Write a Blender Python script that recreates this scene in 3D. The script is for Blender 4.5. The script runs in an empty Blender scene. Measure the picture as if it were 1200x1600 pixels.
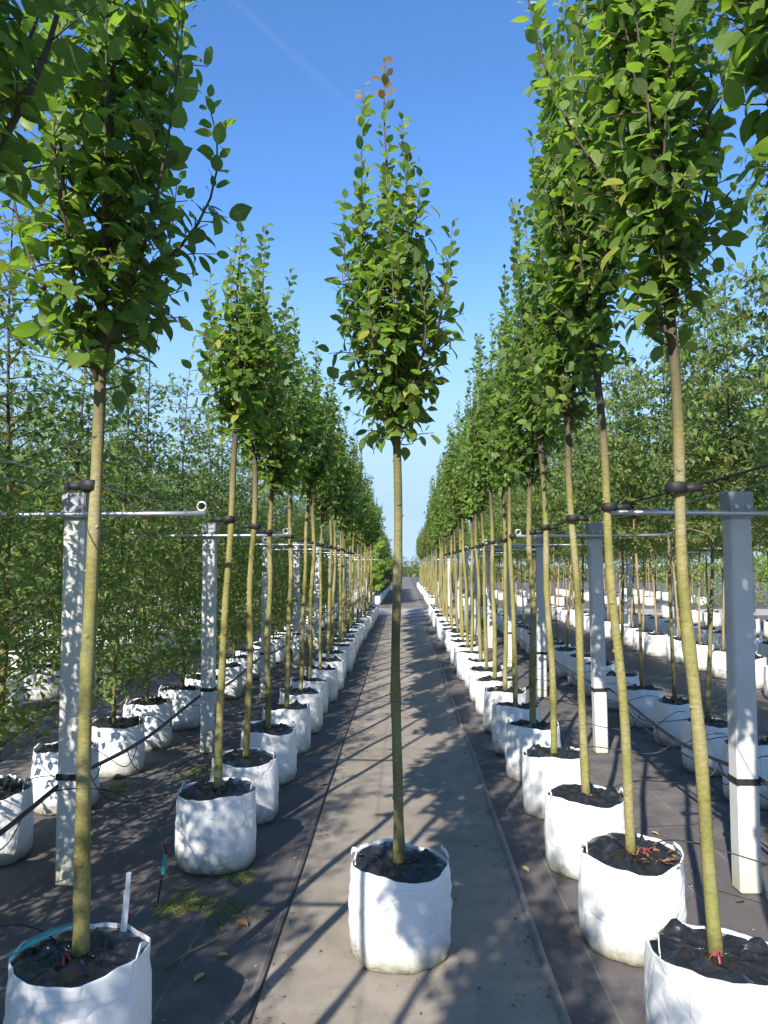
import bpy, math, random
import numpy as np
from mathutils import Vector, Matrix, noise

R = math.radians
SC = bpy.context.scene
COL = SC.collection

# ------------------------------------------------------------------ camera
CAM_H = 1.55
PITCH = math.atan(85/1200)
YAW = math.atan(31/1200)
cd = bpy.data.cameras.new('camera')
cam = bpy.data.objects.new('camera', cd)
COL.objects.link(cam)
cam.location = (0, 0, CAM_H)
cam.rotation_euler = (math.pi/2 + PITCH, 0, YAW)
cd.sensor_fit = 'VERTICAL'
cd.sensor_height = 36
cd.lens = 27.0
cd.clip_start = 0.05
cd.clip_end = 3000
SC.camera = cam

# ------------------------------------------------------------------ sky, sun, exposure
SUN_EL = R(34)
SUN_AZ_TRAVEL = Vector((0.335, 0.942, 0)).normalized()      # the way shadows fall on the ground
world = bpy.data.worlds.new('World')
SC.world = world
world.use_nodes = True
wn, wl = world.node_tree.nodes, world.node_tree.links
wn.clear()
wo = wn.new('ShaderNodeOutputWorld')
bg = wn.new('ShaderNodeBackground')
sky = wn.new('ShaderNodeTexSky')
sky.sky_type = 'NISHITA'
sky.sun_disc = False
sky.sun_elevation = SUN_EL
sky.sun_rotation = math.atan2(-SUN_AZ_TRAVEL.x, -SUN_AZ_TRAVEL.y) % (2*math.pi)
sky.altitude = 600
sky.air_density = 1.0
sky.dust_density = 0.05
sky.ozone_density = 4.0
bg.inputs['Strength'].default_value = 0.14
# thin high cloud veils and one old contrail, as sky (direction space)
tc = wn.new('ShaderNodeTexCoord')
sep = wn.new('ShaderNodeSeparateXYZ')
wl.new(tc.outputs['Generated'], sep.inputs[0])
def wmath(op, a, b=None, clamp=False):
    n = wn.new('ShaderNodeMath'); n.operation = op; n.use_clamp = clamp
    for i, v in enumerate((a, b)):
        if v is None: continue
        if isinstance(v, (int, float)): n.inputs[i].default_value = v
        else: wl.new(v, n.inputs[i])
    return n.outputs[0]
zc = wmath('MAXIMUM', sep.outputs['Z'], 0.06)
comb = wn.new('ShaderNodeCombineXYZ')
wl.new(wmath('DIVIDE', sep.outputs['X'], zc), comb.inputs[0])
wl.new(wmath('DIVIDE', sep.outputs['Y'], zc), comb.inputs[1])
mp = wn.new('ShaderNodeMapping')
mp.inputs['Rotation'].default_value = (0, 0, R(35))
mp.inputs['Scale'].default_value = (0.22, 0.75, 1)
wl.new(comb.outputs[0], mp.inputs[0])
nz = wn.new('ShaderNodeTexNoise')
nz.inputs['Scale'].default_value = 1.1
nz.inputs['Detail'].default_value = 7
nz.inputs['Roughness'].default_value = 0.55
nz.inputs['Distortion'].default_value = 0.4
wl.new(mp.outputs[0], nz.inputs['Vector'])
mr = wn.new('ShaderNodeMapRange')
mr.inputs['From Min'].default_value = 0.50
mr.inputs['From Max'].default_value = 0.80
mr.inputs['To Max'].default_value = 0.45
wl.new(nz.outputs['Fac'], mr.inputs['Value'])
# contrail : band along a great circle
def cam_dir(u, v):
    d = Vector(((u-600)/1200, (800-v)/1200, -1))
    return (cam.rotation_euler.to_matrix() @ d).normalized()
ca, cb = cam_dir(365, 0), cam_dir(540, 160)
cnrm = ca.cross(cb).normalized()
cmid = cam_dir(380, 15)
def wdot(vec):
    n = wn.new('ShaderNodeVectorMath'); n.operation = 'DOT_PRODUCT'
    wl.new(tc.outputs['Generated'], n.inputs[0]); n.inputs[1].default_value = vec
    return n.outputs['Value']
dist = wmath('ABSOLUTE', wdot(cnrm))
band = wmath('SUBTRACT', 1.0, wmath('DIVIDE', dist, 0.0065), True)
alng = wmath('SUBTRACT', 1.0, wmath('DIVIDE', wmath('SUBTRACT', 1.0, wdot(cmid)), 0.020), True)
trail = wmath('MULTIPLY', wmath('MULTIPLY', band, alng), 0.05)
cl = wmath('ADD', wmath('MULTIPLY', mr.outputs[0], wmath('SUBTRACT', 1.0, wmath('MULTIPLY', sep.outputs['Z'], 2.3), True)), trail, True)
mix = wn.new('ShaderNodeMix'); mix.data_type = 'RGBA'
wl.new(cl, mix.inputs['Factor'])
hs = wn.new('ShaderNodeHueSaturation')
hs.inputs['Saturation'].default_value = 1.15
hs.inputs['Hue'].default_value = 0.504
wl.new(sky.outputs[0], hs.inputs['Color'])
# pale blue haze veil low over the horizon, the same all round
veil = wn.new('ShaderNodeMix'); veil.data_type = 'RGBA'
vr = wn.new('ShaderNodeMapRange'); vr.interpolation_type = 'SMOOTHSTEP'
vr.inputs['From Min'].default_value = 0.42
vr.inputs['From Max'].default_value = 0.06
vr.inputs['To Min'].default_value = 0.0
vr.inputs['To Max'].default_value = 0.97
wl.new(sep.outputs['Z'], vr.inputs['Value'])
wl.new(vr.outputs[0], veil.inputs['Factor'])
wl.new(hs.outputs[0], veil.inputs['A'])
veil.inputs['B'].default_value = (1.85, 2.65, 3.7, 1)
wl.new(veil.outputs['Result'], mix.inputs['A'])
mix.inputs['B'].default_value = (2.5, 3.1, 3.9, 1)
wl.new(mix.outputs['Result'], bg.inputs['Color'])
wl.new(bg.outputs[0], wo.inputs['Surface'])

sd = bpy.data.lights.new('sun', 'SUN')
sd.energy = 4.6
sd.angle = R(0.53)
sd.color = (1.0, 0.94, 0.84)
sun = bpy.data.objects.new('sun', sd)
COL.objects.link(sun)
sdir = Vector((SUN_AZ_TRAVEL.x*math.cos(SUN_EL), SUN_AZ_TRAVEL.y*math.cos(SUN_EL), -math.sin(SUN_EL)))
sun.rotation_euler = sdir.to_track_quat('-Z', 'Y').to_euler()
sun.location = (-5, -15, 12)

SC.view_settings.view_transform = 'Standard'
SC.view_settings.look = 'None'
SC.view_settings.gamma = 1
SC.view_settings.use_curve_mapping = False
SC.view_settings.exposure = 1.0
SC.render.engine = 'CYCLES'
SC.cycles.use_denoising = True
SC.cycles.use_light_tree = False
SC.cycles.adaptive_threshold = 0.02
SC.cycles.max_bounces = 5
SC.cycles.diffuse_bounces = 3
SC.cycles.glossy_bounces = 3
SC.cycles.transmission_bounces = 4
SC.cycles.sample_clamp_indirect = 6

# ------------------------------------------------------------------ materials
class NT:
    """small node helper"""
    def __init__(s, name):
        s.m = bpy.data.materials.new(name); s.m.use_nodes = True
        s.n, s.l = s.m.node_tree.nodes, s.m.node_tree.links
        s.p = s.n['Principled BSDF']; s.o = s.n['Material Output']
        s.tc = s.n.new('ShaderNodeTexCoord')
        s.obj = s.tc.outputs['Object']
    def new(s, t, **kw):
        n = s.n.new(t)
        for k, v in kw.items(): n.inputs[k.replace('_', ' ')].default_value = v
        return n
    def map(s, scale=(1, 1, 1), vec=None):
        n = s.n.new('ShaderNodeMapping'); n.inputs['Scale'].default_value = scale
        s.l.new(vec or s.obj, n.inputs[0]); return n.outputs[0]
    def noise(s, scale, detail=4, rough=.55, vec=None, dist=0):
        n = s.new('ShaderNodeTexNoise', Scale=scale, Detail=detail, Roughness=rough, Distortion=dist)
        s.l.new(vec or s.obj, n.inputs['Vector']); return n.outputs['Fac']
    def ramp(s, fac, stops):
        n = s.n.new('ShaderNodeValToRGB'); e = n.color_ramp.elements
        while len(e) < len(stops): e.new(.5)
        for i, (p, c) in enumerate(stops):
            e[i].position = p; e[i].color = (*c, 1) if len(c) == 3 else c
        s.l.new(fac, n.inputs[0]); return n.outputs[0]
    def rng(s, fac, a, b, c=0, d=1):
        n = s.new('ShaderNodeMapRange', From_Min=a, From_Max=b, To_Min=c, To_Max=d)
        s.l.new(fac, n.inputs['Value']); return n.outputs[0]
    def math(s, op, a, b=None, clamp=False):
        n = s.n.new('ShaderNodeMath'); n.operation = op; n.use_clamp = clamp
        for i, v in enumerate((a, b)):
            if v is None: continue
            if isinstance(v, (int, float)): n.inputs[i].default_value = v
            else: s.l.new(v, n.inputs[i])
        return n.outputs[0]
    def mix(s, fac, a, b, blend='MIX'):
        n = s.n.new('ShaderNodeMix'); n.data_type = 'RGBA'; n.blend_type = blend
        for k, v in (('Factor', fac), ('A', a), ('B', b)):
            if isinstance(v, (int, float)): n.inputs[k].default_value = v
            elif isinstance(v, tuple): n.inputs[k].default_value = (*v, 1)
            else: s.l.new(v, n.inputs[k])
        return n.outputs['Result']
    def bump(s, h, strength, dist=.01):
        n = s.new('ShaderNodeBump', Strength=strength, Distance=dist)
        s.l.new(h, n.inputs['Height']); s.l.new(n.outputs[0], s.p.inputs['Normal'])
    def sep(s, vec=None):
        n = s.n.new('ShaderNodeSeparateXYZ'); s.l.new(vec or s.obj, n.inputs[0]); return n.outputs
    def base(s, c, rough=.7, spec=.4, metal=0):
        if isinstance(c, tuple): s.p.inputs['Base Color'].default_value = (*c, 1)
        else: s.l.new(c, s.p.inputs['Base Color'])
        if isinstance(rough, (int, float)): s.p.inputs['Roughness'].default_value = rough
        else: s.l.new(rough, s.p.inputs['Roughness'])
        s.p.inputs['Specular IOR Level'].default_value = spec
        s.p.inputs['Metallic'].default_value = metal
        return s.m

def mat_leaf(name, dark, mid, light, odd, trans=.38, rough=.42):
    t = NT(name)
    g = t.n.new('ShaderNodeNewGeometry')
    oi = t.n.new('ShaderNodeObjectInfo')
    rnd = t.math('FRACT', t.math('ADD', g.outputs['Random Per Island'], oi.outputs['Random']))
    c = t.ramp(rnd, [(0, dark), (.45, mid), (.93, light), (.975, odd)])
    aa = t.n.new('ShaderNodeAttribute'); aa.attribute_name = 'across'
    al = t.n.new('ShaderNodeAttribute'); al.attribute_name = 'along'
    ax = t.math('ABSOLUTE', aa.outputs['Fac'])
    rib = t.rng(ax, .012, .035, 1, 0)
    sv = t.rng(t.math('SINE', t.math('MULTIPLY', t.math('SUBTRACT', al.outputs['Fac'], t.math('MULTIPLY', ax, 1.0)), 52.0)), .72, 1.0, 0, .55)
    veins = t.math('MAXIMUM', rib, sv)
    c = t.mix(t.math('MULTIPLY', veins, .38), c, t.mix(.5, c, (.30, .36, .14)))
    blotch = t.noise(26, 3, .6)
    c = t.mix(t.rng(blotch, .45, .75, 0, .35), c, t.mix(.5, c, (.20, .21, .05)))
    pale = t.mix(.35, c, (.22, .26, .16))
    bf = t.mix(g.outputs['Backfacing'], c, pale)              # leaf undersides are paler
    t.base(bf, rough, .45)
    tr = t.n.new('ShaderNodeBsdfTranslucent')
    vein = t.noise(95, 3, .6)
    t.bump(t.math('SUBTRACT', vein, veins), .35, .004)
    tcol = t.mix(1.0, c, (2.1, 2.3, 1.0), 'MULTIPLY')
    t.l.new(tcol, tr.inputs['Color'])
    ms = t.n.new('ShaderNodeMixShader'); ms.inputs[0].default_value = trans
    t.l.new(t.p.outputs[0], ms.inputs[1]); t.l.new(tr.outputs[0], ms.inputs[2])
    t.l.new(ms.outputs[0], t.o.inputs['Surface'])
    return t.m

M = {}
M['leaf'] = mat_leaf('leaf_green', (.066, .120, .022), (.112, .188, .031), (.170, .250, .044), (.30, .29, .05), .46)
M['leaf_small'] = mat_leaf('leaf_hornbeam', (.080, .130, .032), (.122, .190, .046), (.180, .255, .064), (.25, .21, .06), .45)
M['leaf_lime'] = mat_leaf('leaf_lime', (.12, .20, .02), (.18, .28, .03), (.26, .36, .04), (.34, .36, .05), .4)
M['leaf_red'] = mat_leaf('leaf_new_bronze', (.20, .085, .03), (.24, .12, .035), (.26, .17, .04), (.30, .20, .05), .4)
M['leaf_dark'] = mat_leaf('leaf_dark', (.018, .045, .016), (.03, .065, .02), (.045, .09, .028), (.09, .12, .03), .2)
M['leaf_olive'] = mat_leaf('leaf_olive', (.07, .10, .02), (.11, .14, .03), (.17, .19, .04), (.24, .20, .05), .35)

def mat_bark(name, a, b, c, twig):
    t = NT(name)
    oi = t.n.new('ShaderNodeObjectInfo')
    shift = t.n.new('ShaderNodeVectorMath'); shift.operation = 'ADD'
    cx = t.n.new('ShaderNodeCombineXYZ')
    t.l.new(t.math('MULTIPLY', oi.outputs['Random'], 37.0), cx.inputs[2])
    t.l.new(t.obj, shift.inputs[0]); t.l.new(cx.outputs[0], shift.inputs[1])
    v = shift.outputs[0]
    n1 = t.noise(5, 4, .6, t.map((1, 1, .55), v))
    col = t.ramp(n1, [(.30, a), (.48, b), (.66, c)])
    fine = t.noise(60, 5, .7, t.map((1, 1, 1.6), v))
    col = t.mix(t.rng(fine, .38, .68, 0, .8), col, t.mix(.6, col, (.05, .045, .02)))
    alg = t.noise(2.2, 3, .6, v)
    col = t.mix(t.rng(alg, .52, .66, 0, .55), col, (.17, .20, .055))          # green algae film in patches
    lent = t.noise(26, 2, .5, t.map((.5, .5, 3.4), v))
    col = t.mix(t.math('MULTIPLY', t.rng(lent, .63, .70, 0, .8), t.rng(t.noise(7, 2, .5, v), .42, .62)), col, (.07, .055, .03))
    z = t.sep()[2]
    col = t.mix(t.rng(t.math('ADD', z, t.math('MULTIPLY', n1, .5)), 1.75, 2.15), col, twig)   # young wood is brown
    t.bump(t.math('ADD', fine, t.math('MULTIPLY', lent, .8)), .45, .004)
    return t.base(col, .75, .25)
M['bark'] = mat_bark('bark_olive', (.115, .115, .035), (.26, .232, .075), (.33, .29, .16), (.085, .068, .048))
M['bark_grey'] = mat_bark('bark_grey_green', (.10, .095, .042), (.20, .18, .075), (.28, .25, .13), (.085, .068, .048))
M['bark_orange'] = mat_bark('bark_tan', (.30, .20, .085), (.38, .27, .13), (.33, .27, .17), (.10, .07, .045))

def mat_bag():
    t = NT('bag_white_woven')
    oi = t.n.new('ShaderNodeObjectInfo')
    n = t.noise(3.2, 4, .6)
    x, y, z = t.sep()
    col = t.mix(t.rng(n, .35, .75), (.78, .78, .77), (.66, .67, .68))
    grime = t.math('ADD', z, t.math('MULTIPLY', t.math('SUBTRACT', t.noise(14, 5, .7), .5), .16))
    col = t.mix(t.rng(grime, .125, .0, 0, .9), col, (.17, .165, .085))          # splashed earth and algae at the foot
    blot = t.noise(9, 5, .7, t.map((1, 1, .6)))
    ang = t.math('ARCTAN2', y, x)
    dash = t.rng(t.math('SINE', t.math('MULTIPLY', ang, 190.0)), -.2, .2)
    hemz = t.math('SUBTRACT', z, t.math('MULTIPLY', t.math('SINE', t.math('ADD', t.math('MULTIPLY', ang, 3.0), 1.0)), .006))
    hem = t.rng(t.math('ABSOLUTE', t.math('SUBTRACT', hemz, .328)), .0012, .0028, .5, 0)
    seam = t.rng(t.math('ABSOLUTE', t.math('ADD', ang, t.math('MULTIPLY', t.noise(6, 2, .5), .06))), .008, .016, .45, 0)
    col = t.mix(t.math('MAXIMUM', t.math('MULTIPLY', hem, dash), seam), col, (.36, .36, .35))
    col = t.mix(t.math('MULTIPLY', t.rng(blot, .54, .72, 0, .6), oi.outputs['Random']), col, (.30, .31, .24))
    weave = t.n.new('ShaderNodeTexWave'); weave.wave_type = 'BANDS'; weave.bands_direction = 'Z'
    weave.inputs['Scale'].default_value = 75; t.l.new(t.obj, weave.inputs['Vector'])
    wr = t.noise(7, 3, .5, t.map((1, 1, .5)), .8)
    vo = t.n.new('ShaderNodeTexVoronoi'); vo.feature = 'DISTANCE_TO_EDGE'; vo.inputs['Scale'].default_value = 9
    dn = t.n.new('ShaderNodeMix'); dn.data_type = 'RGBA'; dn.inputs['Factor'].default_value = .22
    nn_ = t.new('ShaderNodeTexNoise', Scale=5.0, Detail=3.0)
    t.l.new(t.obj, nn_.inputs['Vector']); t.l.new(t.obj, dn.inputs['A']); t.l.new(nn_.outputs['Color'], dn.inputs['B'])
    t.l.new(dn.outputs['Result'], vo.inputs['Vector'])
    crease = t.rng(vo.outputs['Distance'], 0, .10)                 # sharp fold lines of the stiff woven plastic
    t.bump(t.math('ADD', t.math('MULTIPLY', weave.outputs['Fac'], .015), t.math('ADD', t.math('MULTIPLY', wr, .8), t.math('MULTIPLY', crease, .30))), .40, .018)
    return t.base(col, .55, .35)
M['bag'] = mat_bag()
def mat_liner():
    t = NT('liner_black_plastic')
    n = t.noise(22, 5, .65)
    col = t.mix(t.rng(n, .5, .8), (.013, .013, .014), (.030, .029, .030))
    t.bump(t.noise(16, 2, .45, None, 2.6), .22, .010)
    return t.base(col, t.rng(n, .3, .7, .16, .38), .75)
M['liner'] = mat_liner()
def simple(name, c, rough, spec=.4, metal=0, nscale=0, var=.25, bump=0):
    t = NT(name)
    col = c
    if nscale:
        n = t.noise(nscale, 5, .62)
        col = t.mix(n, tuple(x*(1-var) for x in c), tuple(min(1, x*(1+var)) for x in c))
        if bump: t.bump(n, bump, .006)
    return t.base(col, rough, spec, metal)
def mat_post():
    t = NT('post_pale_concrete')
    n = t.noise(4, 5, .6, t.map((1, 1, .4)))
    col = t.ramp(n, [(.25, (.50, .49, .46)), (.55, (.60, .59, .56)), (.8, (.66, .64, .60))])
    z = t.sep()[2]
    g = t.math('ADD', z, t.math('MULTIPLY', t.noise(9, 5, .7), .3))
    col = t.mix(t.rng(g, .38, .12, 0, .6), col, (.30, .31, .13))
    pits = t.noise(120, 2, .5)
    t.bump(pits, .25, .003)
    col = t.mix(t.rng(pits, .62, .72, 0, .35), col, (.28, .27, .25))
    return t.base(col, .8, .25)
M['post'] = mat_post()
M['galv'] = simple('galvanised_steel', (.62, .63, .64), .38, .5, .85, 25, .15)
M['clamp'] = simple('clamp_grey_steel', (.33, .34, .36), .5, .5, .5, 18, .2)
M['wire'] = simple('wire_steel', (.42, .43, .43), .42, .5, .8)
M['black_rubber'] = simple('black_rubber', (.018, .018, .019), .6, .35, 0, 40, .4, .2)
M['pipe'] = simple('black_polythene_pipe', (.022, .022, .024), .42, .4, 0, 30, .5, .1)
M['red'] = simple('red_ribbon', (.33, .035, .075), .5, .4, 0, 60, .3)
M['teal'] = simple('teal_label', (.05, .30, .30), .4, .4, 0, 40, .3)
M['white_plastic'] = simple('white_plastic', (.70, .71, .72), .4, .4, 0, 20, .1)
M['strap'] = simple('white_strap', (.74, .74, .73), .6, .3, 0, 80, .12, .3)
M['dead_leaf'] = simple('dead_leaf', (.20, .10, .042), .7, .3, 0, 60, .5, .3)
M['dead_leaf_pale'] = simple('dead_leaf_pale', (.46, .36, .12), .7, .3, 0, 60, .4, .3)
M['moss'] = simple('moss_green', (.15, .16, .045), .95, .1, 0, 55, .6, .8)
M['fence'] = simple('fence_pale', (.55, .55, .54), .6, .3, .2, 6, .15)

def mat_cloth(name, base_a, base_b, dust, dust_lo, dust_hi, lines=True):
    t = NT(name)
    big = t.noise(.8, 5, .6, t.map((1, .55, 1)))
    mid = t.noise(5.5, 6, .65)
    fine = t.noise(170, 3, .6)
    d = t.math('ADD', t.math('MULTIPLY', big, .6), t.math('MULTIPLY', mid, .4))
    col = t.mix(t.rng(mid, .3, .7), base_a, base_b)
    col = t.mix(t.rng(d, dust_lo, dust_hi), col, dust)
    x, y, z = t.sep()
    wx = t.math('ABSOLUTE', t.math('SINE', t.math('MULTIPLY', x, 620.0)))
    wy = t.math('ABSOLUTE', t.math('SINE', t.math('MULTIPLY', y, 420.0)))
    if lines:   # woven marker threads running with the cloth
        fr = t.math('FRACT', t.math('MULTIPLY', t.math('ADD', x, 50.07), 3.1))
        ln = t.rng(t.math('ABSOLUTE', t.math('SUBTRACT', fr, .5)), .008, .016, .45, 0)
        col = t.mix(t.math('MULTIPLY', ln, t.rng(mid, .35, .6)), col, (.30, .29, .27))
    col = t.mix(t.rng(fine, .35, .75, 0, .3), col, t.mix(.5, col, (.30, .27, .23)))
    spk = t.noise(38, 3, .6)
    col = t.mix(t.rng(spk, .66, .76, 0, .5), col, (.045, .04, .035))
    h = t.math('ADD', t.math('ADD', t.math('MULTIPLY', wx, .05), t.math('MULTIPLY', wy, .05)),
               t.math('ADD', t.math('MULTIPLY', t.noise(2.6, 4, .55, t.map((1, .6, 1))), 2.2), t.math('MULTIPLY', fine, .10)))
    t.bump(h, .5, .02)
    return t.base(col, .82, .25)
M['cloth'] = mat_cloth('ground_cloth_black', (.082, .074, .076), (.115, .104, .103), (.20, .18, .16), .50, .74)
M['path'] = mat_cloth('ground_cloth_dusty', (.19, .162, .136), (.25, .214, .177), (.315, .273, .228), .40, .66, False)
M['aisle'] = mat_cloth('ground_cloth_grey', (.10, .092, .085), (.15, .137, .125), (.22, .195, .17), .42, .70, False)
M['concrete'] = simple('pale_concrete', (.36, .33, .285), .85, .25, 0, 3.5, .2, .2)

# ------------------------------------------------------------------ mesh helpers
def link(o, parent=None):
    COL.objects.link(o)
    if parent is not None: o.parent = parent
    return o
def mesh_obj(name, me, parent=None, loc=None, rot=None):
    o = bpy.data.objects.new(name, me); link(o, parent)
    if loc is not None: o.location = loc
    if rot is not None: o.rotation_euler = rot
    return o
def empty(name, loc, rz=0):
    o = bpy.data.objects.new(name, None); link(o)
    o.empty_display_size = .1; o.location = loc; o.rotation_euler = (0, 0, rz); return o
def tag(o, label, cat, group=None, kind=None):
    o['label'] = label
    if cat: o['category'] = cat
    if group: o['group'] = group
    if kind: o['kind'] = kind
    return o

class MB:
    def __init__(s): s.v, s.f, s.mi = [], [], []
    def quadgrid(s, rows, closed=True, mi=0):
        """rows: list of rings, each a list of points"""
        b = len(s.v); n = len(rows[0])
        for r in rows: s.v.extend(tuple(p) for p in r)
        for i in range(len(rows)-1):
            for j in range(n if closed else n-1):
                k = (j+1) % n
                s.f.append((b+i*n+j, b+i*n+k, b+(i+1)*n+k, b+(i+1)*n+j)); s.mi.append(mi)
        return b
    def tube(s, pts, rad, sides=8, cap=True, mi=0):
        pts = [Vector(p) for p in pts]
        if isinstance(rad, (int, float)): rad = [rad]*len(pts)
        rows = []; prev = None
        for i, p in enumerate(pts):
            d = (pts[min(i+1, len(pts)-1)] - pts[max(i-1, 0)])
            d = d.normalized() if d.length > 1e-9 else Vector((0, 0, 1))
            if prev is None:
                a = Vector((1, 0, 0)) if abs(d.x) < .8 else Vector((0, 1, 0))
                u = d.cross(a).normalized()
            else:
                u = (prev - d*prev.dot(d)).normalized()
            prev = u; w = d.cross(u)
            rows.append([p + (u*math.cos(t) + w*math.sin(t))*rad[i] for t in [2*math.pi*k/sides for k in range(sides)]])
        b = s.quadgrid(rows, True, mi)
        if cap:
            s.f.append(tuple(b+k for k in reversed(range(sides)))); s.mi.append(mi)
            e = b+(len(rows)-1)*sides
            s.f.append(tuple(e+k for k in range(sides))); s.mi.append(mi)
    def box(s, x0, x1, y0, y1, z0, z1, mi=0, ch=0.0):
        if ch <= 0:
            b = len(s.v)
            s.v += [(x0, y0, z0), (x1, y0, z0), (x1, y1, z0), (x0, y1, z0), (x0, y0, z1), (x1, y0, z1), (x1, y1, z1), (x0, y1, z1)]
            for f in ((3, 2, 1, 0), (4, 5, 6, 7), (0, 1, 5, 4), (1, 2, 6, 5), (2, 3, 7, 6), (3, 0, 4, 7)):
                s.f.append(tuple(b+i for i in f)); s.mi.append(mi)
            return
        def ring(x0, x1, y0, y1, z, c):
            return [(x0+c, y0, z), (x1-c, y0, z), (x1, y0+c, z), (x1, y1-c, z), (x1-c, y1, z), (x0+c, y1, z), (x0, y1-c, z), (x0, y0+c, z)]
        rows = [ring(x0+ch, x1-ch, y0+ch, y1-ch, z0, ch*.5), ring(x0, x1, y0, y1, z0+ch, ch), ring(x0, x1, y0, y1, z1-ch, ch), ring(x0+ch, x1-ch, y0+ch, y1-ch, z1, ch*.5)]
        b = s.quadgrid(rows, True, mi)
        s.f.append(tuple(b+k for k in reversed(range(8)))); s.mi.append(mi)
        e = b+24; s.f.append(tuple(e+k for k in range(8))); s.mi.append(mi)
    def mesh(s, name, mats, smooth=False):
        me = bpy.data.meshes.new(name)
        me.from_pydata(s.v, [], s.f)
        for m in (mats if isinstance(mats, (list, tuple)) else [mats]): me.materials.append(m)
        if len(set(s.mi)) > 1: me.polygons.foreach_set('material_index', s.mi)
        if smooth: me.polygons.foreach_set('use_smooth', [True]*len(s.f))
        me.update()
        return me
    def build(s, name, mats, parent=None, smooth=False, loc=None, rot=None):
        return mesh_obj(name, s.mesh(name, mats, smooth), parent, loc, rot)

# ------------------------------------------------------------------ leaves
def leaf_template(st):
    v = [(0, 0, 0)]; f = []
    for t, w, z in st: v += [(-w, t-.015, z+.055), (0, t+.01, z), (w, t-.015, z+.055)]
    v.append((0, 1.0, -.16))
    f += [(0, 2, 1), (0, 3, 2)]
    for i in range(len(st)-1):
        a = 1+3*i; b = a+3
        f += [(a, a+1, b+1, b), (a+1, a+2, b+2, b+1)]
    a = 1+3*(len(st)-1); e = a+3
    f += [(a, a+1, e), (a+1, a+2, e)]
    return np.array(v), f
LV, LF = leaf_template([(.07, .13, .0), (.22, .29, .0), (.45, .365, -.005), (.68, .31, -.03), (.87, .15, -.09)])
SV = np.array([(0, 0, 0), (-.30, .42, .05), (0, .45, -.02), (.30, .42, .05), (0, 1.0, -.12)])
SF = [(0, 2, 1), (0, 3, 2), (1, 2, 4), (2, 3, 4)]

def leaf_frame(p, d, n):
    d = Vector(d).normalized(); x = d.cross(Vector(n))
    if x.length < 1e-5: x = d.cross(Vector((1, .2, .1)))
    x.normalize(); z = x.cross(d)
    return x, d, z
def leaf_mesh(name, leaves, mat, small=False):
    """leaves: list of (pos, dir, normal, length, width) -> one mesh"""
    T, F = (SV, SF) if small else (LV, LF)
    n, k = len(leaves), len(T)
    V = np.empty((n, k, 3))
    cg = random.Random(n)
    for i, (p, d, nn, L, W) in enumerate(leaves):
        x, y, z = leaf_frame(p, d, nn)
        c = cg.uniform(.3, 2.4); sk = cg.uniform(-.14, .14)          # each leaf folds, droops and bends its own way
        X = T[:, :1] + sk*T[:, 1:2]**2
        V[i] = np.array(p) + X*np.array(x)*W + T[:, 1:2]*np.array(y)*L + T[:, 2:]*np.array(z)*L*c
    me = bpy.data.meshes.new(name)
    sizes = [len(f) for f in F]
    flat = np.array([i for f in F for i in f])
    loops = (np.arange(n)[:, None]*k + flat[None, :]).ravel()
    tot = np.tile(sizes, n)
    start = np.concatenate(([0], np.cumsum(tot)[:-1]))
    me.vertices.add(n*k); me.vertices.foreach_set('co', V.ravel())
    me.loops.add(len(loops)); me.loops.foreach_set('vertex_index', loops.astype(np.int32))
    me.polygons.add(len(tot)); me.polygons.foreach_set('loop_start', start.astype(np.int32))
    me.polygons.foreach_set('use_smooth', np.ones(len(tot), dtype=bool))
    me.update(calc_edges=True); me.validate()
    for nm, ci in (('across', 0), ('along', 1)):
        at = me.attributes.new(nm, 'FLOAT', 'POINT')
        at.data.foreach_set('value', np.tile(T[:, ci], n).astype(np.float32))
    me.materials.append(mat)
    return me

def rv(g, s=1.0):
    return Vector((g.gauss(0, s), g.gauss(0, s), g.gauss(0, s)))
def bez(a, b, c, d, n):
    out = []
    for i in range(n+1):
        t = i/n; u = 1-t
        out.append(a*u**3 + b*3*u*u*t + c*3*u*t*t + d*t**3)
    return out
def along(pts, s):
    """point and tangent at arc fraction s"""
    f = s*(len(pts)-1); i = min(int(f), len(pts)-2); t = f-i
    return pts[i].lerp(pts[i+1], t), (pts[i+1]-pts[i]).normalized()
def plen(pts): return sum((pts[i+1]-pts[i]).length for i in range(len(pts)-1))

def put_leaves(g, out, pts, s0, step, size, droop=.25, spread=.9, out_axis=True):
    L = plen(pts); n = max(1, int(L*(1-s0)/step)); ph = g.random()*6.3
    for i in range(n):
        s = s0 + (1-s0)*(i+.5+g.uniform(-.3, .3))/n
        p, t = along(pts, min(.999, s))
        a = Vector((1, 0, 0)) if abs(t.x) < .8 else Vector((0, 1, 0))
        u = t.cross(a).normalized(); w = t.cross(u)
        an = ph + i*2.4 + g.uniform(-.4, .4)
        side = u*math.cos(an) + w*math.sin(an)
        d = (t*(.55+g.uniform(-.25, .3)) + side*spread + Vector((0, 0, -droop)) + rv(g, .18)).normalized()
        rad = Vector((p.x, p.y, 0))
        rad = rad.normalized() if rad.length > .03 else side
        nn = Vector((0, 0, .75)) + rad*g.uniform(.1, .8) + t*.25 + rv(g, .3)
        sz = size*g.choice((.55, .75, .9, 1, 1, 1.1, 1.25))*g.uniform(.9, 1.1)*(1.0 - .28*(s > .93))
        out.append((p + d*.012, d, nn, sz, sz*g.uniform(.82, 1.08)))

def envelope(s):
    """crown half-width over height 0..1 : tear-drop, widest at about a third"""
    s = min(max(s, 0), 1)
    return (min(1, (s/.24)**.38) if s < .24 else (1-(s-.24)/.76)**1.35)*(1) + .06*(1-s)

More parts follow.
